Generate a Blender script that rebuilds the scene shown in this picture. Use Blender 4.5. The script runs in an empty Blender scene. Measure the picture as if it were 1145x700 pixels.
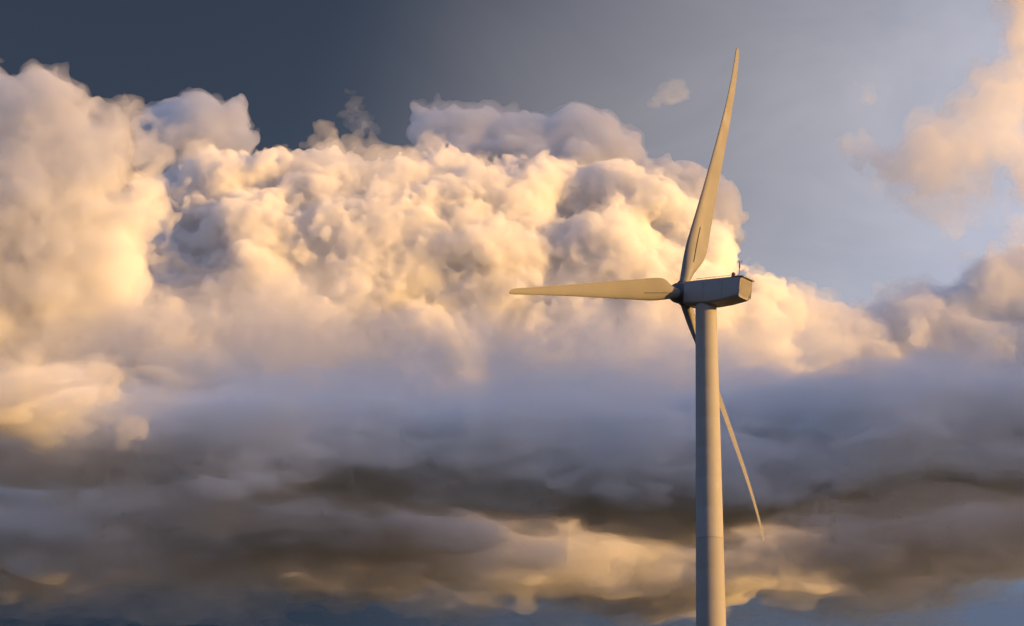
import bpy, bmesh, math, random
import numpy as np
import openvdb
from mathutils import Vector, Matrix

S = bpy.context.scene
COL = S.collection
R = math.radians

# ------------------------------------------------------------------ camera
F_PX, CX, CY = 3000.0, 572.5, 350.0          # focal length and centre in photograph pixels
PITCH, ROLL = R(15.24), R(0.23)
EYE = Vector((0.0, 0.0, 1.7))
cam_d = bpy.data.cameras.new('camera')
cam_d.sensor_width = 36.0
cam_d.lens = F_PX / 1145.0 * 36.0
cam_d.clip_start, cam_d.clip_end = 0.5, 120000.0
cam = bpy.data.objects.new('camera', cam_d)
COL.objects.link(cam)
CAM_M = Matrix.Rotation(math.pi / 2 + PITCH, 4, 'X') @ Matrix.Rotation(ROLL, 4, 'Z')
cam.matrix_world = Matrix.Translation(EYE) @ CAM_M
S.camera = cam

# ------------------------------------------------------------------ sky, sun, exposure
SUN_AZ, SUN_EL = R(106.0), R(11.0)           # clockwise from +Y (the view axis), height
SUN_DIR = Vector((math.sin(SUN_AZ) * math.cos(SUN_EL), math.cos(SUN_AZ) * math.cos(SUN_EL), math.sin(SUN_EL)))
W = bpy.data.worlds.new('World')
S.world = W
W.use_nodes = True
nt = W.node_tree
sky = nt.nodes.new('ShaderNodeTexSky')
sky.sky_type = 'NISHITA'
sky.sun_disc = False
sky.sun_elevation, sky.sun_rotation = SUN_EL, SUN_AZ
sky.altitude = 100.0
sky.air_density, sky.dust_density, sky.ozone_density = 1.0, 1.0, 1.0
bg = nt.nodes['Background']
bg.inputs['Strength'].default_value = 0.07
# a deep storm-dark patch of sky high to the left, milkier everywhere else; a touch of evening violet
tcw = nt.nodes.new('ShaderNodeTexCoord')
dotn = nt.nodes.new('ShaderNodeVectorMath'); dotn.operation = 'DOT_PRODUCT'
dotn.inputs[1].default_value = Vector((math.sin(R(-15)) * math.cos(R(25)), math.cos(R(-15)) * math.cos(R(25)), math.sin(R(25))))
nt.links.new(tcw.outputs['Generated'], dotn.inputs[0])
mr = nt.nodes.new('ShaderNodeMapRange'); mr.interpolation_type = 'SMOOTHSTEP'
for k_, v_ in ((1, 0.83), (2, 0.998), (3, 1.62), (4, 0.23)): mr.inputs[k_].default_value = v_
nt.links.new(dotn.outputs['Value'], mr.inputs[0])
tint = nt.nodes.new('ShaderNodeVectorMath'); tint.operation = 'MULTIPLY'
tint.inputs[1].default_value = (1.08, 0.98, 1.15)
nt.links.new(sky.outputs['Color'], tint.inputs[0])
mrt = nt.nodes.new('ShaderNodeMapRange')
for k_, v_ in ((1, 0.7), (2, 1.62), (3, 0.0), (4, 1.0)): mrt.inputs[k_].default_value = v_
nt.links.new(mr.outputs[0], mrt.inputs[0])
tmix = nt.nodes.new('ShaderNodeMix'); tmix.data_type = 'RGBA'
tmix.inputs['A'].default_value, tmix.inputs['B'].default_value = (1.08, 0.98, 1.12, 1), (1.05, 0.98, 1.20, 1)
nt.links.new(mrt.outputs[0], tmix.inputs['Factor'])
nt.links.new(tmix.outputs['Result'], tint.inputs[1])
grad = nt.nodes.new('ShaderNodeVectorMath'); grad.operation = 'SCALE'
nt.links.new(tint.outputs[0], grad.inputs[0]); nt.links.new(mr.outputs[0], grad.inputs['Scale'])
# milky high haze and faint cirrus in the sky to the right, where it is closest to the sun
dot2 = nt.nodes.new('ShaderNodeVectorMath'); dot2.operation = 'DOT_PRODUCT'
dot2.inputs[1].default_value = Vector((math.sin(R(17)) * math.cos(R(13)), math.cos(R(17)) * math.cos(R(13)), math.sin(R(13))))
nt.links.new(tcw.outputs['Generated'], dot2.inputs[0])
mr2 = nt.nodes.new('ShaderNodeMapRange'); mr2.interpolation_type = 'SMOOTHSTEP'
for k_, v_ in ((1, 0.925), (2, 0.995), (3, 0.0), (4, 1.0)): mr2.inputs[k_].default_value = v_
nt.links.new(dot2.outputs['Value'], mr2.inputs[0])
mapw = nt.nodes.new('ShaderNodeMapping'); mapw.inputs['Scale'].default_value = (9, 9, 16); mapw.inputs['Rotation'].default_value = (0, R(12), 0)
nt.links.new(tcw.outputs['Generated'], mapw.inputs['Vector'])
nzw = nt.nodes.new('ShaderNodeTexNoise'); nzw.inputs['Detail'].default_value = 9; nzw.inputs['Roughness'].default_value = .55; nzw.inputs['Distortion'].default_value = .6
nzw.inputs['Scale'].default_value = 1.0
nt.links.new(mapw.outputs['Vector'], nzw.inputs['Vector'])
mr3 = nt.nodes.new('ShaderNodeMapRange')
for k_, v_ in ((1, 0.3), (2, 0.7), (3, 0.72), (4, 1.15)): mr3.inputs[k_].default_value = v_
nt.links.new(nzw.outputs['Fac'], mr3.inputs[0])
mulw = nt.nodes.new('ShaderNodeMath'); mulw.operation = 'MULTIPLY'
nt.links.new(mr2.outputs[0], mulw.inputs[0]); nt.links.new(mr3.outputs[0], mulw.inputs[1])
hazec = nt.nodes.new('ShaderNodeVectorMath'); hazec.operation = 'SCALE'; hazec.inputs[0].default_value = (2.8, 2.4, 2.2)
nt.links.new(mulw.outputs[0], hazec.inputs['Scale'])
addw = nt.nodes.new('ShaderNodeVectorMath'); addw.operation = 'ADD'
nt.links.new(grad.outputs[0], addw.inputs[0]); nt.links.new(hazec.outputs[0], addw.inputs[1])
# rain-dark air low over the horizon
sepw = nt.nodes.new('ShaderNodeSeparateXYZ')
nt.links.new(tcw.outputs['Generated'], sepw.inputs[0])
mr4 = nt.nodes.new('ShaderNodeMapRange'); mr4.interpolation_type = 'SMOOTHSTEP'
for k_, v_ in ((1, 0.150), (2, 0.225), (3, 0.0), (4, 1.0)): mr4.inputs[k_].default_value = v_
nt.links.new(sepw.outputs['Z'], mr4.inputs[0])
lowc = nt.nodes.new('ShaderNodeMix'); lowc.data_type = 'RGBA'
lowc.inputs['A'].default_value, lowc.inputs['B'].default_value = (0.17, 0.205, 0.27, 1), (1, 1, 1, 1)
nt.links.new(mr4.outputs[0], lowc.inputs['Factor'])
lowm = nt.nodes.new('ShaderNodeVectorMath'); lowm.operation = 'MULTIPLY'
nt.links.new(addw.outputs[0], lowm.inputs[0]); nt.links.new(lowc.outputs['Result'], lowm.inputs[1])
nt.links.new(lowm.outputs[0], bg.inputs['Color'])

sun_d = bpy.data.lights.new('sun', 'SUN')
sun_d.energy = 5.0
sun_d.angle = R(0.5)
sun_d.color = (1.0, 0.53, 0.12)
sun = bpy.data.objects.new('sun', sun_d)
COL.objects.link(sun)
sun.rotation_euler = SUN_DIR.to_track_quat('Z', 'Y').to_euler()

vs = S.view_settings
vs.view_transform, vs.look, vs.gamma, vs.exposure = 'Standard', 'None', 1.0, 0.68
vs.use_curve_mapping = False
cy = S.cycles
cy.max_bounces, cy.volume_bounces, cy.diffuse_bounces = 11, 9, 2
cy.transparent_max_bounces = 256
cy.use_denoising = True
cy.use_adaptive_sampling = True
cy.adaptive_threshold = 0.03
cy.time_limit = 1000
cy.sample_clamp_indirect = 8.0
cy.volume_step_rate = 1.0


def at(px, py, y):
    """World point at depth y (metres along the view axis on the ground) in the direction of a photograph pixel."""
    d = CAM_M.to_3x3() @ Vector(((px - CX) / F_PX, -(py - CY) / F_PX, -1.0))
    return EYE + d * (y / d.y)


# ------------------------------------------------------------------ helpers
def tag(o, label=None, cat=None, group=None, kind=None):
    if label: o['label'] = label
    if cat: o['category'] = cat
    if group: o['group'] = group
    if kind: o['kind'] = kind
    return o


def link_mesh(name, verts, faces, mat, parent=None, smooth=True):
    me = bpy.data.meshes.new(name)
    me.from_pydata([tuple(v) for v in verts], [], faces)
    me.validate()
    if smooth:
        me.polygons.foreach_set('use_smooth', [True] * len(me.polygons))
    o = bpy.data.objects.new(name, me)
    COL.objects.link(o)
    if mat: me.materials.append(mat)
    if parent is not None: o.parent = parent
    return o


# ------------------------------------------------------------------ clouds
def upsample(n, cell, rng_m):
    """(n x m) cubic B-spline weights that stretch a coarse lattice of m points over n voxels."""
    x = np.arange(n) / cell
    i = np.floor(x).astype(int)
    t = x - i
    w = np.stack([(1 - t) ** 3 / 6, (3 * t ** 3 - 6 * t ** 2 + 4) / 6, (-3 * t ** 3 + 3 * t ** 2 + 3 * t + 1) / 6, t ** 3 / 6], 1)
    m = int(i.max()) + 4
    A = np.zeros((n, m), np.float32)
    for k in range(4):
        A[np.arange(n), i + k] += w[:, k]
    return A


def stretch(L, mats):
    for ax, A in enumerate(mats):
        L = np.moveaxis(np.tensordot(A, L, axes=(1, ax)), 0, ax)
    return L


def noise(shape, cell, rng):
    mats = [upsample(n, c, None) for n, c in zip(shape, cell)]
    L = rng.normal(size=[A.shape[1] for A in mats]).astype(np.float32)
    return stretch(L, mats) / 0.33


_mats = {}


def cloud_mat(density, g=-0.15, color=(1, 1, 1)):
    key = (round(density, 6), g, color)
    if key not in _mats:
        m = bpy.data.materials.new('cloud_vapour')
        m.use_nodes = True
        t = m.node_tree
        t.nodes.clear()
        out = t.nodes.new('ShaderNodeOutputMaterial')
        v = t.nodes.new('ShaderNodeVolumeScatter')
        v.inputs['Density'].default_value = density
        v.inputs['Anisotropy'].default_value = g
        v.inputs['Color'].default_value = (*color, 1)
        t.links.new(v.outputs[0], out.inputs['Volume'])
        m.cycles.homogeneous_volume = True
        _mats[key] = m
    return _mats[key]


def drop_specks(pts, quads, least=0.6):
    """Keep the body of a mesh; leave out loose specks smaller than a share of it."""
    lab = np.arange(len(pts))
    a, b = quads[:, [0, 1, 2, 3]].ravel().astype(np.int64), quads[:, [1, 2, 3, 0]].ravel().astype(np.int64)
    while True:
        new = lab.copy()
        m = np.minimum(lab[a], lab[b])
        np.minimum.at(new, lab[a], m); np.minimum.at(new, lab[b], m)
        new = np.minimum(new, new[new])
        for _ in range(3): new = new[new]
        new = np.minimum(new, new[lab])
        if (new == lab).all(): break
        lab = new
    ids, cnt = np.unique(lab, return_counts=True)
    keep_v = np.isin(lab, ids[cnt >= least * cnt.max()])
    quads = quads[keep_v[quads[:, 0]]]
    idx = np.cumsum(keep_v) - 1
    return pts[keep_v], idx[quads]


def vapour_mesh(name, f, lo, h, org, mat, parent=None):
    """Closed mesh round the part of the lattice where f is negative."""
    f = np.ascontiguousarray(f, np.float32)
    f[0], f[-1], f[:, 0], f[:, -1], f[:, :, 0], f[:, :, -1] = (h,) * 6
    grid = openvdb.FloatGrid(1e9)
    grid.copyFromArray(f)
    pts, quads = grid.convertToQuads(0.0)
    pts, quads = drop_specks(pts * h + lo - org, quads)
    me = bpy.data.meshes.new(name)
    me.vertices.add(len(pts)); me.vertices.foreach_set('co', pts.astype(np.float32).ravel())
    me.loops.add(len(quads) * 4); me.loops.foreach_set('vertex_index', quads.astype(np.int32).ravel())
    me.polygons.add(len(quads)); me.polygons.foreach_set('loop_start', np.arange(0, len(quads) * 4, 4, dtype=np.int32))
    me.update(calc_edges=True)
    me.materials.append(mat)
    o = bpy.data.objects.new(name, me)
    COL.objects.link(o)
    if parent is not None: o.parent = parent
    return o


FRAY = [(44, 9), (22, 7), (11, 4.8), (5.5, 2.8)]


def cloud(name, label, puffs, Y, vox, seed, mfp, amps, blend=10, billow=1.0, stretch_x=1.0, color=(1, 1, 1), g=-0.15,
          cat='cloud', group=None, kind=None, shrink=None,
          shells=(), frays=FRAY):
    """One cloud: puffs (px, py, depth offset, rx, ry, rz: photograph pixels at depth Y) blended into one body,
    roughened by octaves of 3-D noise [(cell, height) in pixels] and meshed; its inside is an even scattering vapour."""
    rng = np.random.default_rng(seed)
    s = (at(CX, CY, Y) - EYE).length / F_PX          # metres per pixel at that depth
    C, Rr = [], []
    for p in puffs:
        px, py, dz, r = p[:4]
        rad = (r, p[4] if len(p) > 4 else r, p[5] if len(p) > 5 else r)
        k = 1.0 + dz * s / Y
        C.append(at(px, py, Y + dz * s))
        Rr.append((rad[0] * s * k, rad[2] * s * k, rad[1] * s * k))
    C, Rr = np.array(C), np.array(Rr)
    pad = (sum(a for _, a in amps) * 1.2 + 2 * vox + max([0] + [o_ + k_ * .8 * sum(a for _, a in frays) for o_, _, k_ in shells])) * s
    lo, hi = (C - Rr).min(0) - pad, (C + Rr).max(0) + pad
    h = vox * s
    n = np.ceil((hi - lo) / h).astype(int) + 1
    # smooth body on a coarse lattice
    q = 4
    mats = [upsample(k, q, None) for k in n]
    ax = [lo[i] + (np.arange(mats[i].shape[1]) - 1) * q * h for i in range(3)]
    acc = np.zeros([len(a) for a in ax], np.float64)
    kb = blend * s
    for c, r in zip(C, Rr):
        dx, dy, dz = (((a - c[i]) / r[i]).astype(np.float32) for i, a in enumerate(ax))
        rr = np.sqrt(dx[:, None, None] ** 2 + dy[None, :, None] ** 2 + dz[None, None, :] ** 2)
        acc += np.exp(np.clip(-(rr - 1) * r.min() / kb, -60, 60))
    sdf = stretch((-kb * np.log(acc + 1e-26)).astype(np.float32), mats)
    sdf += (blend * .8 + 5 if shrink is None else shrink) * s
    for cell, a in amps:
        nz = noise(n, (cell / vox * stretch_x, cell / vox, cell / vox), rng)
        bl = billow if cell > 12 else billow * .45          # broad bumps are rounded, the finest torn
        if bl:
            nz = bl * (np.abs(nz) * 1.3 - 1.0) + (1 - bl) * nz
        sdf -= (a * s) * nz
    org = C.mean(0)
    o = vapour_mesh(name, sdf, lo, h, org, cloud_mat(1.0 / (mfp * s), g, color))
    o.location = org
    tag(o, label, cat, group, kind)
    if shells:
        # ragged thinner vapour around the body, in layers that let more and more light through
        f = sum(np.float32(a * s) * noise(n, (cell / vox * stretch_x, cell / vox, cell / vox), rng) for cell, a in frays)
        for off, m_, k in shells:
            vapour_mesh('veil', sdf - off * s - k * f, lo, h, org, cloud_mat(1.0 / (m_ * s), g, color), o)
    print(name, 'voxels', n, len(o.data.polygons), [len(c.data.polygons) for c in o.children])
    return o

#CLOUDS
CUM = [(90, 10), (40, 7), (18, 4), (8.5, 3.0), (4.3, 2.4)]       # bumps of a cumulus: (size, height) in photograph pixels
SOFT = [(90, 15), (40, 12), (18, 8), (8, 4.6)]
DOME = [(50, 5), (22, 4.5), (10, 3), (5, 1.5)]
CRISP = ((4, 70, .6),)                               # veils: (how far out, mean free path, how ragged)
MISTY = ((6, 60, 1.0), (20, 140, 1.5))

cloud('cumulus_cloud', 'great golden cumulus bank with billowing sunlit tops left of the turbine', [
 (180,250,0,75),(240,205,-10,62),(300,200,0,55),(350,195,0,45),(400,200,0,48),(450,200,0,45),(486,190,0,36),(490,245,-5,60),(525,215,0,40),
 (560,240,0,60),(602,186,0,40),(585,215,0,36),(655,235,10,18),(695,202,0,42),(735,228,0,38),(770,245,0,40),(800,285,0,45),(850,325,10,38),(890,345,10,36),
 (180,330,0,110),(300,310,-20,110),(430,300,-20,110),(560,310,-20,100),(680,310,-20,90),(760,350,-10,85),
 (60,400,0,90),(200,420,0,110),(330,410,0,110),(480,400,0,110),(620,400,0,100),(720,410,0,100),(830,400,10,70)], 6000, 1.8, 1, 12, CUM, 12, billow=.55, shells=CRISP, shrink=18)
cloud('cumulus_cloud', 'ragged brownish gold cumulus rising at the left edge', [
 (-40,110,0,70),(10,110,0,48),(42,145,0,46),(88,190,0,42),(125,195,0,40),(150,240,0,50),(20,200,0,90),(100,240,0,70),(-20,260,0,100),(60,310,0,90),(-30,370,0,100),(120,300,0,60),(60,400,0,70)],
 5300, 2.2, 2, 34, SOFT, 12, billow=.3, shells=((7, 70, 1.1),), shrink=20)
cloud('cumulus_cloud', 'pale grey flat topped cumulus peeking out behind the golden bank near the dark ragged one', [
 (178,145,0,30),(205,135,0,26),(235,133,0,27),(258,133,0,25),(215,175,0,60),(165,170,0,25),(265,160,0,24)], 9000, 2.0, 3, 18, DOME, 5, shrink=3, shells=((2, 60, .3),))
cloud('cumulus_cloud', 'wide pale lavender cumulus dome behind the golden towers and the upper blade', [
 (480,155,0,32),(515,150,0,30),(560,152,0,30),(600,148,0,28),(635,148,0,30),(670,158,0,30),(700,180,0,30),(738,200,0,30),(775,205,0,32),(803,222,0,26),(520,190,0,55),(590,190,0,60),(660,200,0,60),(740,240,0,55),(800,250,0,36)],
 9000, 2.0, 4, 18, DOME, 5, shrink=3, shells=((2, 60, .3),))
cloud('cumulus_cloud', 'pinkish white cumulus bank at the right edge below the blue gap', [
 (890,365,0,34),(940,378,0,40),(985,365,0,36),(1020,368,0,40),(1065,375,0,36),(1105,342,0,42),(1145,312,0,48),(1000,430,0,80),(1100,430,0,80),(900,430,0,70),(1180,420,0,90)],
 7200, 2.2, 5, 26, CUM, 8, shells=CRISP, shrink=6)
cloud('cumulus_cloud', 'soft peach orange cloud high in the upper right corner', [
 (940,155,0,22),(975,175,0,24),(1010,195,0,26),(1045,165,0,26),(1060,205,0,34),(1100,170,0,46),(1125,110,0,50),(1150,40,0,60),(1160,200,0,60),(1105,235,0,34),(1150,255,0,40),(1135,-30,0,60)],
 5000, 2.2, 6, 85, SOFT, 10, billow=.3, shrink=17, shells=((8, 150, 1.3),))

def deck(label, bands, Y, seed, mfp=22, sx=2.3, amps=((110, 9), (46, 9), (20, 7), (9, 4.4)), blend=9, shells=((7, 75, 1.0),),
         frays=((60, 8), (28, 7), (13, 5.5), (6, 3.6)), color=(.80, .83, .90), shrink=8):
    """A sheet of low cloud: many flat shreds strewn along bands (x from, y from, x to, y to, half height, how many)."""
    rnd = random.Random(seed)
    puffs = []
    for x0, y0, x1, y1, hh, n_ in bands:
        for k in range(n_):
            u = (k + rnd.uniform(.1, .9)) / n_
            ry = hh * rnd.uniform(.35, .75)
            puffs.append((x0 + (x1 - x0) * u, y0 + (y1 - y0) * u + rnd.uniform(-1, 1) * (hh - ry) * .9, rnd.uniform(-50, 50), rnd.uniform(60, 130), ry + 4, rnd.uniform(40, 80)))
    return cloud('stratocumulus_cloud', label, puffs, Y, 2.6, seed, mfp, amps, blend, billow=.3, stretch_x=sx, group='layered clouds under the cumulus',
                 shells=shells, frays=frays, color=color, shrink=shrink)

deck('dark slate grey layer slanting down from the left edge', [(-60, 455, 300, 520, 46, 12)], 4600, 11)
deck('dull mauve layer across the lower left', [(-60, 550, 470, 575, 34, 12), (-60, 600, 500, 615, 30, 12)], 5600, 12)
deck('broad dark grey layer crossing the middle under the golden bank', [(200, 492, 800, 496, 38, 18), (330, 525, 800, 530, 30, 12)], 4800, 13)
deck('dark grey violet layer right of the tower', [(760, 482, 1220, 482, 44, 16), (800, 520, 1220, 525, 28, 10)], 4850, 14)
deck('pinkish glowing strip low in the middle, crossing behind the tower', [(490, 596, 970, 622, 40, 16)], 6250, 15, mfp=24, color=(.97, .975, .99))
deck('mauve layer low at the right edge', [(900, 565, 1220, 570, 30, 9), (960, 615, 1220, 620, 30, 9)], 5400, 16)
deck('distant slate blue layer low on the horizon behind the others', [(-60, 520, 1220, 520, 50, 26), (-60, 590, 1220, 590, 46, 26)], 9000, 18, blend=14, shrink=6, shells=((14, 110, 1.4),))
deck('pale lilac layer where the golden bank fades into the grey', [(60, 458, 700, 460, 30, 14), (680, 460, 1220, 460, 28, 10)], 5000, 21, mfp=95, sx=1.8, shells=((10, 130, 1.3),), color=(.97, .97, .985), blend=12)
deck('thin hazy veil drifting in front of the golden bank', [(0, 395, 420, 388, 72, 9), (380, 405, 860, 418, 62, 10)], 5300, 19, mfp=210, sx=1.5, shells=((16, 210, 1.5),), color=(1, 1, 1), blend=14)

# small scraps
WISP = [(24, 9), (11, 6), (5, 4), (2.5, 2)]
for label, puffs in (('small torn scrap of cloud alone above the golden bank', [(394,118,0,6),(398,125,0,6),(404,132,0,6)]),
                     ('thin pale wisp left of the upper blade', [(735,118,0,4),(748,112,0,5),(762,103,0,4)]),
                     ('faint peach scrap left of the corner cloud', [(960,112,0,9),(967,110,0,9)]),
                     ('bright cream puff beside the dark layer at the left', [(117,416,0,6),(120,430,0,8),(114,446,0,9),(132,455,0,10),(148,468,0,8)]),
                     ('low cream puff at the left edge over the dark layer', [(8,425,0,10),(36,420,0,12),(60,430,0,9)]),
                     ('small bright cream cloud right of the nacelle', [(880,362,0,10),(900,355,0,14),(925,360,0,10)])):
    y_ = 5400 if 'wisp' in label or 'scrap' in label else (4050 if 'left' in label else 5800)
    puffy = 'puff' in label or 'bright' in label
    cloud('cloud_scrap', label, puffs, y_, 1.1, len(label), 80 if puffy else 150, WISP if puffy else [(c_, a_ * .6) for c_, a_ in WISP], 4, billow=.3,
          stretch_x=1.0 if puffy else 1.6, shrink=2 if puffy else 4, shells=((4, 90, .6),) if puffy else ((3, 160, .4),), group='small torn cloud scraps')

# unseen cloud banks added right of the view to shade low layers and domes
def bank(label, lo, hi, cell, seed, mfp_m, grey=1.0):
    """A long added sheet of sun-blocking cloud between two corner points."""
    rng = np.random.default_rng(seed)
    lo, hi = np.array(lo, float), np.array(hi, float)
    n = np.ceil((hi - lo) / cell).astype(int) + 1
    ax = [np.linspace(-1, 1, k) for k in n]
    d = (np.abs(ax[0])[:, None, None] ** 4 + np.abs(ax[1])[None, :, None] ** 4 + np.abs(ax[2])[None, None, :] ** 4) ** .25 - .8
    f = d.astype(np.float32) * (hi - lo).min() / 2
    for c_, a in ((8, 90), (4, 40), (2, 18)): f += a * noise(n, (c_, c_, c_), rng)
    return tag(vapour_mesh('unseen_shade_cloud', f, lo, cell, np.zeros(3), cloud_mat(1.0 / mfp_m, .2, (grey, grey, grey))), label, 'cloud')

bank('thick cloud bank added out of view to shade the low layers', (2400, 3250, 400), (3300, 5270, 1990), 60, 31, 170, .75)
bank('nearest cloud bank added out of view to shade the low layers', (2400, 1900, 400), (3300, 2850, 2150), 60, 37, 170, .75)
bank('thin cloud veil added out of view to dim the far domes', (2400, 7000, 2400), (3300, 9600, 4400), 80, 32, 650)
bank('low dark cloud bank added out of view to block the sun', (2400, 5930, 300), (3300, 7500, 2000), 70, 33, 150, .75)
bank('tall dark cloud bank added out of view to shade the distant layer', (2400, 7500, 300), (3300, 9400, 3200), 70, 35, 150, .75)
bank('small thin cloud patch added out of view to dim the left cumulus', (2400, 3650, 1900), (3300, 4250, 3050), 45, 34, 1200)
bank('small broken cloud veil added out of view to dim the right cumulus', (2400, 6250, 1800), (3300, 7300, 2700), 70, 36, 1400)
# ------------------------------------------------------------------ solid materials
def solid(name, base, rough=0.5, var=0.06, scale=1.5, streak=0.0, metallic=0.0, coat=0.0, dirt=(0.30, 0.27, 0.23)):
    """Painted surface: base colour broken by soft blotches and faint rain streaks, uneven gloss."""
    m = bpy.data.materials.new(name)
    m.use_nodes = True
    t = m.node_tree
    b = t.nodes['Principled BSDF']
    tc = t.nodes.new('ShaderNodeTexCoord')
    n1 = t.nodes.new('ShaderNodeTexNoise'); n1.inputs['Scale'].default_value = scale; n1.inputs['Detail'].default_value = 6
    t.links.new(tc.outputs['Object'], n1.inputs['Vector'])
    mp = t.nodes.new('ShaderNodeMapping'); mp.inputs['Scale'].default_value = (2.2, 2.2, 0.09)
    t.links.new(tc.outputs['Object'], mp.inputs['Vector'])
    n2 = t.nodes.new('ShaderNodeTexNoise'); n2.inputs['Scale'].default_value = 1.6; n2.inputs['Detail'].default_value = 5
    t.links.new(mp.outputs['Vector'], n2.inputs['Vector'])
    r1 = t.nodes.new('ShaderNodeMapRange')
    for k, v in ((1, .35), (2, .7), (3, 1 - var), (4, 1 + var)): r1.inputs[k].default_value = v
    t.links.new(n1.outputs['Fac'], r1.inputs[0])
    r2 = t.nodes.new('ShaderNodeMapRange')
    for k, v in ((1, .52), (2, .78), (3, 0), (4, streak)): r2.inputs[k].default_value = v
    t.links.new(n2.outputs['Fac'], r2.inputs[0])
    vm = t.nodes.new('ShaderNodeVectorMath'); vm.operation = 'SCALE'; vm.inputs[0].default_value = base
    t.links.new(r1.outputs[0], vm.inputs['Scale'])
    mx = t.nodes.new('ShaderNodeMix'); mx.data_type = 'RGBA'
    t.links.new(r2.outputs[0], mx.inputs['Factor']); t.links.new(vm.outputs[0], mx.inputs['A'])
    mx.inputs['B'].default_value = (*dirt, 1)
    t.links.new(mx.outputs['Result'], b.inputs['Base Color'])
    r3 = t.nodes.new('ShaderNodeMapRange')
    for k, v in ((1, .3), (2, .7), (3, rough - .08), (4, rough + .1)): r3.inputs[k].default_value = v
    t.links.new(n1.outputs['Fac'], r3.inputs[0]); t.links.new(r3.outputs[0], b.inputs['Roughness'])
    b.inputs['Metallic'].default_value = metallic
    b.inputs['Coat Weight'].default_value = coat
    return m


M_TOWER = solid('tower_paint', (.29, .285, .28), .72, .05, .9, .35)
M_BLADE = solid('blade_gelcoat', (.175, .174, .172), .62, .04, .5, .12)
M_NAC = solid('nacelle_shell', (.235, .232, .23), .45, .05, 1.2, .3)
M_ROOF = solid('nacelle_roof', (.195, .19, .18), .5, .05, 1.2, .2)
M_HUB = solid('hub_casting', (.09, .09, .095), .55, .06, 2.0, .2)
M_DARK = solid('dark_rubber', (.035, .033, .032), .6, .1, 3.0)
M_STEEL = solid('galvanised_steel', (.42, .42, .42), .45, .1, 8.0, 0, .7)
M_RED = solid('red_lens', (.10, .018, .015), .25, .05, 5.0)
M_CONC = solid('concrete', (.34, .33, .31), .85, .12, .8, .3)


def add_box(bm, lo, hi):
    vs_ = [bm.verts.new((x, y, z)) for z in (lo[2], hi[2]) for y in (lo[1], hi[1]) for x in (lo[0], hi[0])]
    for f in ((0, 2, 3, 1), (4, 5, 7, 6), (0, 1, 5, 4), (2, 6, 7, 3), (0, 4, 6, 2), (1, 3, 7, 5)):
        bm.faces.new([vs_[i] for i in f])


def add_tube(bm, a, b, ra, rb=None, n=16, cap=True):
    a, b = Vector(a), Vector(b)
    rb = ra if rb is None else rb
    q = (b - a).to_track_quat('Z', 'Y')
    rings = []
    for p, r in ((a, ra), (b, rb)):
        rings.append([bm.verts.new(p + q @ Vector((r * math.cos(2 * math.pi * k / n), r * math.sin(2 * math.pi * k / n), 0))) for k in range(n)])
    for k in range(n):
        bm.faces.new((rings[0][k], rings[0][(k + 1) % n], rings[1][(k + 1) % n], rings[1][k]))
    if cap:
        bm.faces.new(list(reversed(rings[0]))); bm.faces.new(rings[1])


def add_lathe(bm, prof, axis='Z', n=64):
    """Revolve [(radius, height)] about the axis; ends with radius 0 close to a point."""
    rings = []
    for r, hgt in prof:
        ring = []
        for k in range(n if r > 1e-6 else 1):
            c, s_ = r * math.cos(2 * math.pi * k / n), r * math.sin(2 * math.pi * k / n)
            ring.append(bm.verts.new((c, s_, hgt) if axis == 'Z' else (hgt, c, s_)))
        rings.append(ring)
    for A, B in zip(rings, rings[1:]):
        for k in range(n):
            a0, a1, b0, b1 = A[k % len(A)], A[(k + 1) % len(A)], B[k % len(B)], B[(k + 1) % len(B)]
            f = [a0, a1, b1, b0]
            f = [v for i, v in enumerate(f) if v not in f[:i]]
            if len(f) > 2: bm.faces.new(f)
    for ring, rev in ((rings[0], True), (rings[-1], False)):
        if len(ring) > 2: bm.faces.new(list(reversed(ring)) if rev else ring)


def finish(name, bm, mat, parent=None, bevel=0.0, smooth_angle=35, mtx=None):
    bmesh.ops.recalc_face_normals(bm, faces=bm.faces)
    if mtx is not None: bmesh.ops.transform(bm, matrix=mtx, verts=bm.verts)
    me = bpy.data.meshes.new(name)
    bm.to_mesh(me); bm.free()
    me.polygons.foreach_set('use_smooth', [True] * len(me.polygons))
    me.set_sharp_from_angle(angle=R(smooth_angle))
    o = bpy.data.objects.new(name, me)
    COL.objects.link(o)
    me.materials.append(mat)
    if parent is not None: o.parent = parent
    if bevel:
        bv = o.modifiers.new('bevel', 'BEVEL'); bv.width = bevel; bv.segments = 3; bv.limit_method = 'ANGLE'; bv.angle_limit = R(30)
        bv.harden_normals = True
    return o


# ------------------------------------------------------------------ ground
def ground_mat():
    m = bpy.data.materials.new('dry_grassland'); m.use_nodes = True
    t = m.node_tree; b = t.nodes['Principled BSDF']; b.inputs['Roughness'].default_value = 1.0
    tc = t.nodes.new('ShaderNodeTexCoord')
    n = t.nodes.new('ShaderNodeTexNoise'); n.inputs['Scale'].default_value = .02; n.inputs['Detail'].default_value = 12
    t.links.new(tc.outputs['Object'], n.inputs['Vector'])
    r = t.nodes.new('ShaderNodeValToRGB')
    r.color_ramp.elements[0].position, r.color_ramp.elements[0].color = .35, (.010, .014, .008, 1)
    r.color_ramp.elements[1].position, r.color_ramp.elements[1].color = .68, (.026, .030, .016, 1)
    t.links.new(n.outputs['Fac'], r.inputs['Fac']); t.links.new(r.outputs['Color'], b.inputs['Base Color'])
    return m


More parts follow.
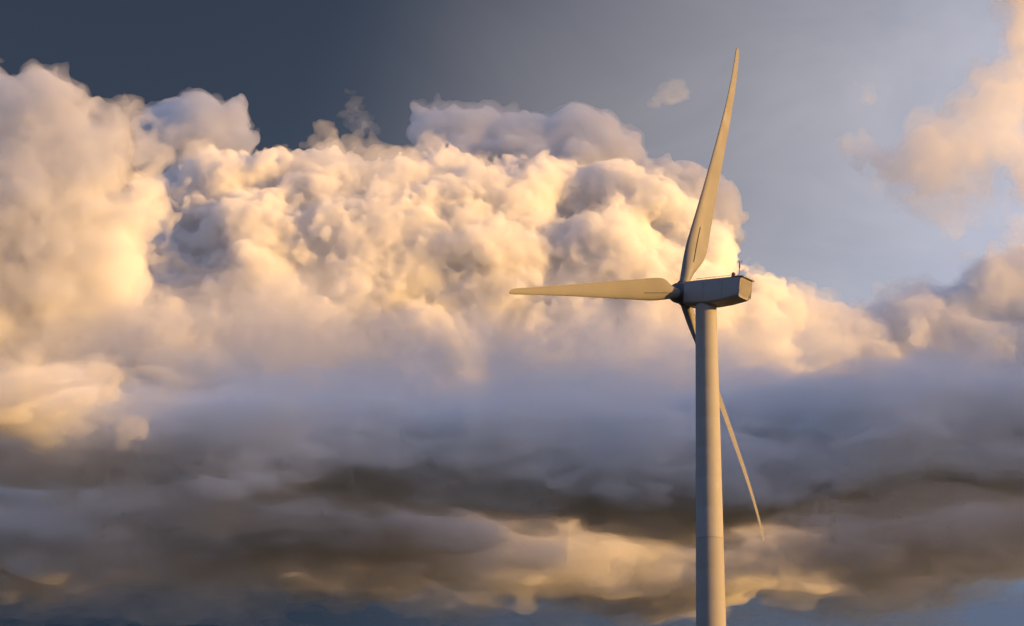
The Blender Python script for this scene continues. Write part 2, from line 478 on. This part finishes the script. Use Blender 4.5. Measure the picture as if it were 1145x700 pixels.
g_n = 120
xs = [math.copysign(abs(u) ** 3 * 45000, u) for u in np.linspace(-1, 1, g_n)]
rg = random.Random(5)
gv = []
for y in xs:
    for x in xs:
        r_ = math.hypot(x - 17, y - 223)
        gv.append((x, y + 223, 0 if r_ < 60 or math.hypot(x, y + 223) < 60 else (math.sin(x * .004 + 1) * math.cos(y * .0031) * 4 + rg.uniform(-.4, .4)) * min(1, (r_ - 60) / 400)))
gf = [(j * g_n + i, j * g_n + i + 1, (j + 1) * g_n + i + 1, (j + 1) * g_n + i) for j in range(g_n - 1) for i in range(g_n - 1)]
tag(link_mesh('ground', gv, gf, ground_mat()), kind='structure')

# ------------------------------------------------------------------ wind turbine
ALPHA, BETA, TILT = R(34.18), R(17.05), R(5.0)
HUB = at(762.3, 327.5, 225.0)
A0 = Vector((-math.cos(ALPHA), math.sin(ALPHA), 0))                 # the rotor looks this way: left and away
AX = A0 * math.cos(TILT) + Vector((0, 0, math.sin(TILT)))
HV = Vector((math.sin(ALPHA), math.cos(ALPHA), 0))
VV = HV.cross(AX)
if VV.z < 0: VV = -VV
TOWER_X = HUB - AX * 2.42
BASE = Vector((TOWER_X.x, TOWER_X.y, 0))

turbine = bpy.data.objects.new('wind_turbine', None)
COL.objects.link(turbine)
turbine.location = BASE
tag(turbine, 'three bladed white wind turbine on a tall tapered tower, seen from behind its rotor', 'wind turbine')


def local(M):
    """World frame to the turbine's own frame."""
    return Matrix.Translation(-BASE) @ M


# tower: tapered steel sections with weld rings
TOP_Z = TOWER_X.z - 1.02
def tower_r(z): return 1.70 + (.91 - 1.70) * (z / TOP_Z)
bm = bmesh.new()
add_lathe(bm, [(2.9, .0), (2.9, .35), (2.75, .42), (0, .42)], n=64)
finish('foundation', bm, M_CONC, turbine, .03)
joints = [0.42, 21.5, 42.9, TOP_Z]
M_TOWER_B = solid('tower_paint_weathered', (.265, .258, .252), .75, .06, .7, .5)
for i_, (z0, z1) in enumerate(zip(joints, joints[1:])):
    prof = [(tower_r(z0), z0 + .012)]
    nz = max(2, int((z1 - z0) / 2.4))
    for k in range(1, nz):
        z = z0 + (z1 - z0) * k / nz
        prof += [(tower_r(z), z - .03), (tower_r(z) - .003, z), (tower_r(z), z + .03)]      # shell weld grooves
    prof += [(tower_r(z1), z1 - .012)]
    bm = bmesh.new()
    add_lathe(bm, prof, n=96)
    section_o = finish('tower_section', bm, M_TOWER if i_ == 2 else M_TOWER_B, turbine, 0, 25)
    if i_ == 0: tower = section_o
    if z1 < TOP_Z:
        bm = bmesh.new()
        r_ = tower_r(z1)
        add_lathe(bm, [(r_ - .05, z1 - .012), (r_ - .03, z1 - .012), (r_ - .03, z1 + .012), (r_ - .05, z1 + .012)], n=96)
        finish('flange_ring', bm, M_DARK, section_o, 0)
bm = bmesh.new()
dr = tower_r(2)
add_box(bm, (-.45, -dr - .06, 1.3), (.45, -dr + .25, 3.4))
door = finish('door', bm, M_STEEL, tower, .04)
bm = bmesh.new()
add_tube(bm, (.32, -dr - .12, 2.3), (.32, -dr - .12, 2.5), .02); add_box(bm, (.30, -dr - .12, 2.38), (.34, -dr - .05, 2.42))
finish('handle', bm, M_DARK, door)
bm = bmesh.new()
for k in range(5): add_box(bm, (-.6, -dr - .5 - .26 * (4 - k), .42 + .0), (.6, -dr - .5 - .26 * (4 - k) + .255, .42 + .175 * (k + 1)))
finish('steps', bm, M_STEEL, turbine)

# nacelle frame: x backwards along the shaft, y to the far right side, z up (origin at the hub)
NF = Matrix.Translation(HUB) @ Matrix(((-AX.x, HV.x, VV.x, 0), (-AX.y, HV.y, VV.y, 0), (-AX.z, HV.z, VV.z, 0), (0, 0, 0, 1)))
NL = local(NF)


def section(x, w, zt, zb, cw=.12, ct=.16, cb=.30):
    """Cross-section of the nacelle: flat sides, rounded roof shoulders, chamfered keel."""
    return [(x, -w, zb + cb), (x, -w, zt - ct), (x, -w + cw * .35, zt - ct * .3), (x, -w + cw * 1.6, zt), (x, 0, zt + .05), (x, w - cw * 1.6, zt),
            (x, w - cw * .35, zt - ct * .3), (x, w, zt - ct), (x, w, zb + cb), (x, w - cw * 1.2, zb + .06), (x, w - cw * 3, zb), (x, -w + cw * 3, zb), (x, -w + cw * 1.2, zb + .06)]


def loft(bm, secs):
    rings = [[bm.verts.new(p) for p in s_] for s_ in secs]
    n = len(rings[0])
    for A, B in zip(rings, rings[1:]):
        for k in range(n): bm.faces.new((A[k], A[(k + 1) % n], B[(k + 1) % n], B[k]))
    bm.faces.new(list(reversed(rings[0]))); bm.faces.new(rings[-1])


NW = 1.02
bm = bmesh.new()
secs = [section(.70, NW * .86, .70, -1.18, cb=.3), section(.84, NW * .97, .77, -1.29, cb=.24), section(1.8, NW, .80, -1.37, cb=.2), section(3.5, NW, .84, -1.38, cb=.2),
        section(4.75, NW, .87, -1.26, cb=.22), section(5.95, NW, .90, -1.03, cb=.26), section(6.3, NW * .985, .905, -.94, cb=.3)]
# the tail leans forward towards the keel
last = [(x - .42 * max(0, min(1, (.90 - z) / 1.6)), y, z) for x, y, z in section(6.53, NW * .95, .86, -.82, cb=.32)]
secs.append(last)
loft(bm, secs)
nacelle = finish('nacelle', bm, M_NAC, turbine, .09, 28, NL)
# lighter roof lid that overhangs the tail
bm = bmesh.new()
def lid(x, w, z0, z1): return [(x, -w, z0), (x, -w + .04, z1 - .03), (x, -w + .16, z1), (x, w - .16, z1), (x, w - .04, z1 - .03), (x, w, z0)]
loft(bm, [lid(5.45, NW + .02, .86, .935), lid(6.15, NW + .03, .86, .94), lid(6.57, NW + .03, .80, .92), lid(6.67, NW + .01, .77, .85)])
finish('roof_lid', bm, M_ROOF, nacelle, .015, 30, NL)
# tail panel
bm = bmesh.new()
def tail(y, z): return (6.55 - .42 * max(0, min(1, (.90 - z) / 1.6)), y, z)
q = [tail(-.72, -.58), tail(.72, -.58), tail(.82, .60), tail(-.82, .60)]
v0 = [bm.verts.new((p[0] - .01, p[1], p[2])) for p in q]; v1 = [bm.verts.new((p[0] + .012, p[1] * .985, p[2])) for p in q]
bm.faces.new(v0); bm.faces.new(v1)
for k in range(4): bm.faces.new((v0[k], v0[(k + 1) % 4], v1[(k + 1) % 4], v1[k]))
finish('tail_panel', bm, M_ROOF, nacelle, .01, 30, NL)
# roof rails along both shoulders
for sy in (-1, 1):
    bm = bmesh.new()
    add_tube(bm, (1.9, sy * .78, .955), (5.4, sy * .78, 1.035), .022)
    for k in range(5):
        x = 1.95 + k * .85
        add_tube(bm, (x, sy * .78, .78 + .02 * k), (x, sy * .78, .955 + .0226 * (x - 1.9)), .016, n=8)
    finish('roof_rail', bm, M_ROOF, nacelle, 0, 40, NL)
# hatch seam on the near flank
bm = bmesh.new()
bm.free()
for x in (2.75, 4.6):
    bm = bmesh.new()
    add_box(bm, (x - .008, -NW - .006, -1.05), (x + .008, -NW + .02, .62))
    finish('panel_joint', bm, M_DARK, nacelle, 0, 30, NL)
# wind mast with cup anemometer, and the round obstruction light
bm = bmesh.new()
add_tube(bm, (5.85, -.35, .88), (5.85, -.35, 1.75), .04); add_tube(bm, (5.85, -.35, 1.75), (5.85, -.35, 2.22), .075, .055)
add_tube(bm, (5.85, -.35, 2.22), (5.85, -.35, 2.38), .018)
for k in range(3):
    a_ = k * 2.094
    e_ = (5.85 + .17 * math.cos(a_), -.35 + .17 * math.sin(a_), 2.3)
    add_tube(bm, (5.85, -.35, 2.3), e_, .009, n=8); add_tube(bm, (e_[0], e_[1], 2.25), (e_[0], e_[1], 2.35), .045, .045, n=10)
finish('wind_mast', bm, M_HUB, nacelle, 0, 40, NL)
bm = bmesh.new()
add_lathe(bm, [(.06, .86), (.06, 1.0), (.13, 1.03), (.13, 1.07), (0, 1.08)], n=20)
bmesh.ops.translate(bm, verts=bm.verts, vec=(5.35, -.45, 0))
light_base = finish('obstruction_light', bm, M_DARK, nacelle, 0, 40, NL)
bm = bmesh.new()
bmesh.ops.create_uvsphere(bm, u_segments=20, v_segments=12, radius=.17, matrix=Matrix.Translation((5.35, -.45, 1.2)))
finish('lens', bm, M_RED, light_base, 0, 60, NL)
# yaw bearing collar between tower and nacelle
bm = bmesh.new()
add_lathe(bm, [(.86, TOP_Z - .02), (.97, TOP_Z), (.97, TOP_Z + .16), (.85, TOP_Z + .2), (.85, TOP_Z + .6)], n=72)
finish('yaw_collar', bm, M_HUB, turbine, .01)

# hub and spinner
bm = bmesh.new()
add_lathe(bm, [(.62, .90), (.80, .84), (.90, .6), (.94, .1), (.90, -.45), (.78, -.8), (.56, -1.08), (.30, -1.26), (.12, -1.32), (0, -1.34)], axis='X', n=56)
hub = finish('rotor_hub', bm, M_HUB, turbine, 0, 40, NL)


# blades
def lerp(tab, r):
    for (r0, v0_), (r1, v1_) in zip(tab, tab[1:]):
        if r <= r1:
            t = (r - r0) / (r1 - r0)
            return v0_ + (v1_ - v0_) * t
    return tab[-1][1]


CHORD = [(0.7, .92), (1.6, .95), (2.2, 1.15), (2.9, 1.58), (3.6, 2.0), (4.3, 2.16), (5.2, 2.14), (7, 1.96), (10, 1.66), (13, 1.39), (16, 1.14), (19, .91), (22, .71), (24.4, .55), (25.3, .50), (25.7, .44), (25.92, .32), (26.0, .12)]
THICK = [(0.7, 1.0), (1.6, .98), (2.4, .72), (3.4, .44), (4.6, .32), (7, .25), (12, .20), (20, .18), (24, .2), (26, .26)]
TWIST = [(0.7, 30), (4, 29), (7, 25), (12, 20), (18, 17), (26, 15)]
ROUND = [(0.7, 1.0), (1.6, 1.0), (3.2, .25), (4.2, 0), (26, 0)]
AXIS = [(0.7, .5), (1.6, .5), (3.4, .34), (26, .32)]
BL = 26.0
bend_tab = [(0, 0), (5, -.05), (10, -.10), (15, -.13), (18, -.12), (20.5, -.05), (23, .10), (24.7, .26), (26, .42), (27.2, .57)]


def smooth_lerp(tab, r): return (lerp(tab, r - .8) + 2 * lerp(tab, r) + lerp(tab, r + .8)) / 4 if .8 + tab[0][0] < r < 24.6 else lerp(tab, r)


def foil(r, n=22):
    """Closed outline at radius r: (along the chord towards the leading edge, towards the wind)."""
    c, t, rd, ax_, tw = (smooth_lerp(T, r) for T in (CHORD, THICK, ROUND, AXIS, TWIST))
    pts = []
    for k in range(2 * n):
        th = math.pi * k / n
        x = .5 * (1 + math.cos(th))                         # 1 at the trailing edge
        yt = 5 * t * (.2969 * math.sqrt(x) - .126 * x - .3516 * x * x + .2843 * x ** 3 - .1036 * x ** 4)
        camb = .025 * 4 * x * (1 - x)
        yf = (yt if th < math.pi else -yt) - camb
        yc = .5 * math.sin(th) * t
        y = yf * (1 - rd) + yc * rd
        pts.append(((ax_ - x) * c, -y * c))
    tw = R(tw)
    return [(u * math.cos(tw) - v * math.sin(tw), u * math.sin(tw) + v * math.cos(tw)) for u, v in pts]


# blade frame: x to the leading edge (direction of motion), y into the wind, z outwards
def blade_bm():
    bm = bmesh.new()
    rs = list(np.concatenate([np.linspace(.7, 5.4, 26), np.linspace(5.9, 24.6, 36), [25, 25.3, 25.55, 25.75, 25.88, 25.96, 26.0]]))
    rings = []
    for r in rs:
        b_ = (lerp(bend_tab, r - 1) + 2 * lerp(bend_tab, r) + lerp(bend_tab, r + 1)) / 4
        rings.append([bm.verts.new((u, v + b_, r)) for u, v in foil(r)])
    n = len(rings[0])
    for A, B in zip(rings, rings[1:]):
        for k in range(n): bm.faces.new((A[k], A[(k + 1) % n], B[(k + 1) % n], B[k]))
    bm.faces.new(rings[0]); bm.faces.new(rings[-1])
    return bm


def strip_bm():
    """Thin dark strip standing along the downwind face near the root."""
    bm = bmesh.new()
    prev = None
    for r in np.linspace(3.1, 6.7, 14):
        f = foil(r)
        half = f[len(f) // 2:] if sum(p[1] for p in f[len(f) // 2:]) < sum(p[1] for p in f[:len(f) // 2]) else f[:len(f) // 2]
        b_ = smooth_lerp(bend_tab, r)
        half = sorted(half, key=lambda p: p[0])
        u = .02
        k = max(i for i in range(len(half)) if half[i][0] <= u)
        (u0, v0_), (u1, v1_) = half[k], half[min(k + 1, len(half) - 1)]
        v = v0_ + (v1_ - v0_) * ((u - u0) / max(1e-6, u1 - u0))
        ring = [bm.verts.new((u + du, v + b_ + dv, r)) for du, dv in ((-.03, .02), (-.03, -.03), (.03, -.05), (.03, .0))]
        if prev:
            for i in range(4): bm.faces.new((prev[i], prev[(i + 1) % 4], ring[(i + 1) % 4], ring[i]))
        else: bm.faces.new(ring)
        prev = ring
    bm.faces.new(prev)
    return bm


for k, ang in enumerate((BETA, BETA - 2 * math.pi / 3, BETA + 2 * math.pi / 3)):
    rad = HV * math.sin(ang) + VV * math.cos(ang)
    mot = -(HV * math.cos(ang) - VV * math.sin(ang))        # turns anticlockwise seen from behind
    BF = local(Matrix.Translation(HUB) @ Matrix(((mot.x, AX.x, rad.x, 0), (mot.y, AX.y, rad.y, 0), (mot.z, AX.z, rad.z, 0), (0, 0, 0, 1))))
    blade = finish('blade', blade_bm(), M_BLADE, turbine, 0, 60, BF)
    finish('edge_strip', strip_bm(), M_DARK, blade, 0, 30, BF)
    bm = bmesh.new()
    add_lathe(bm, [(.56, .55), (.56, .92), (.52, .97), (.46, .97)], n=48)
    finish('blade_collar', bm, M_HUB, blade, .01, 35, BF)
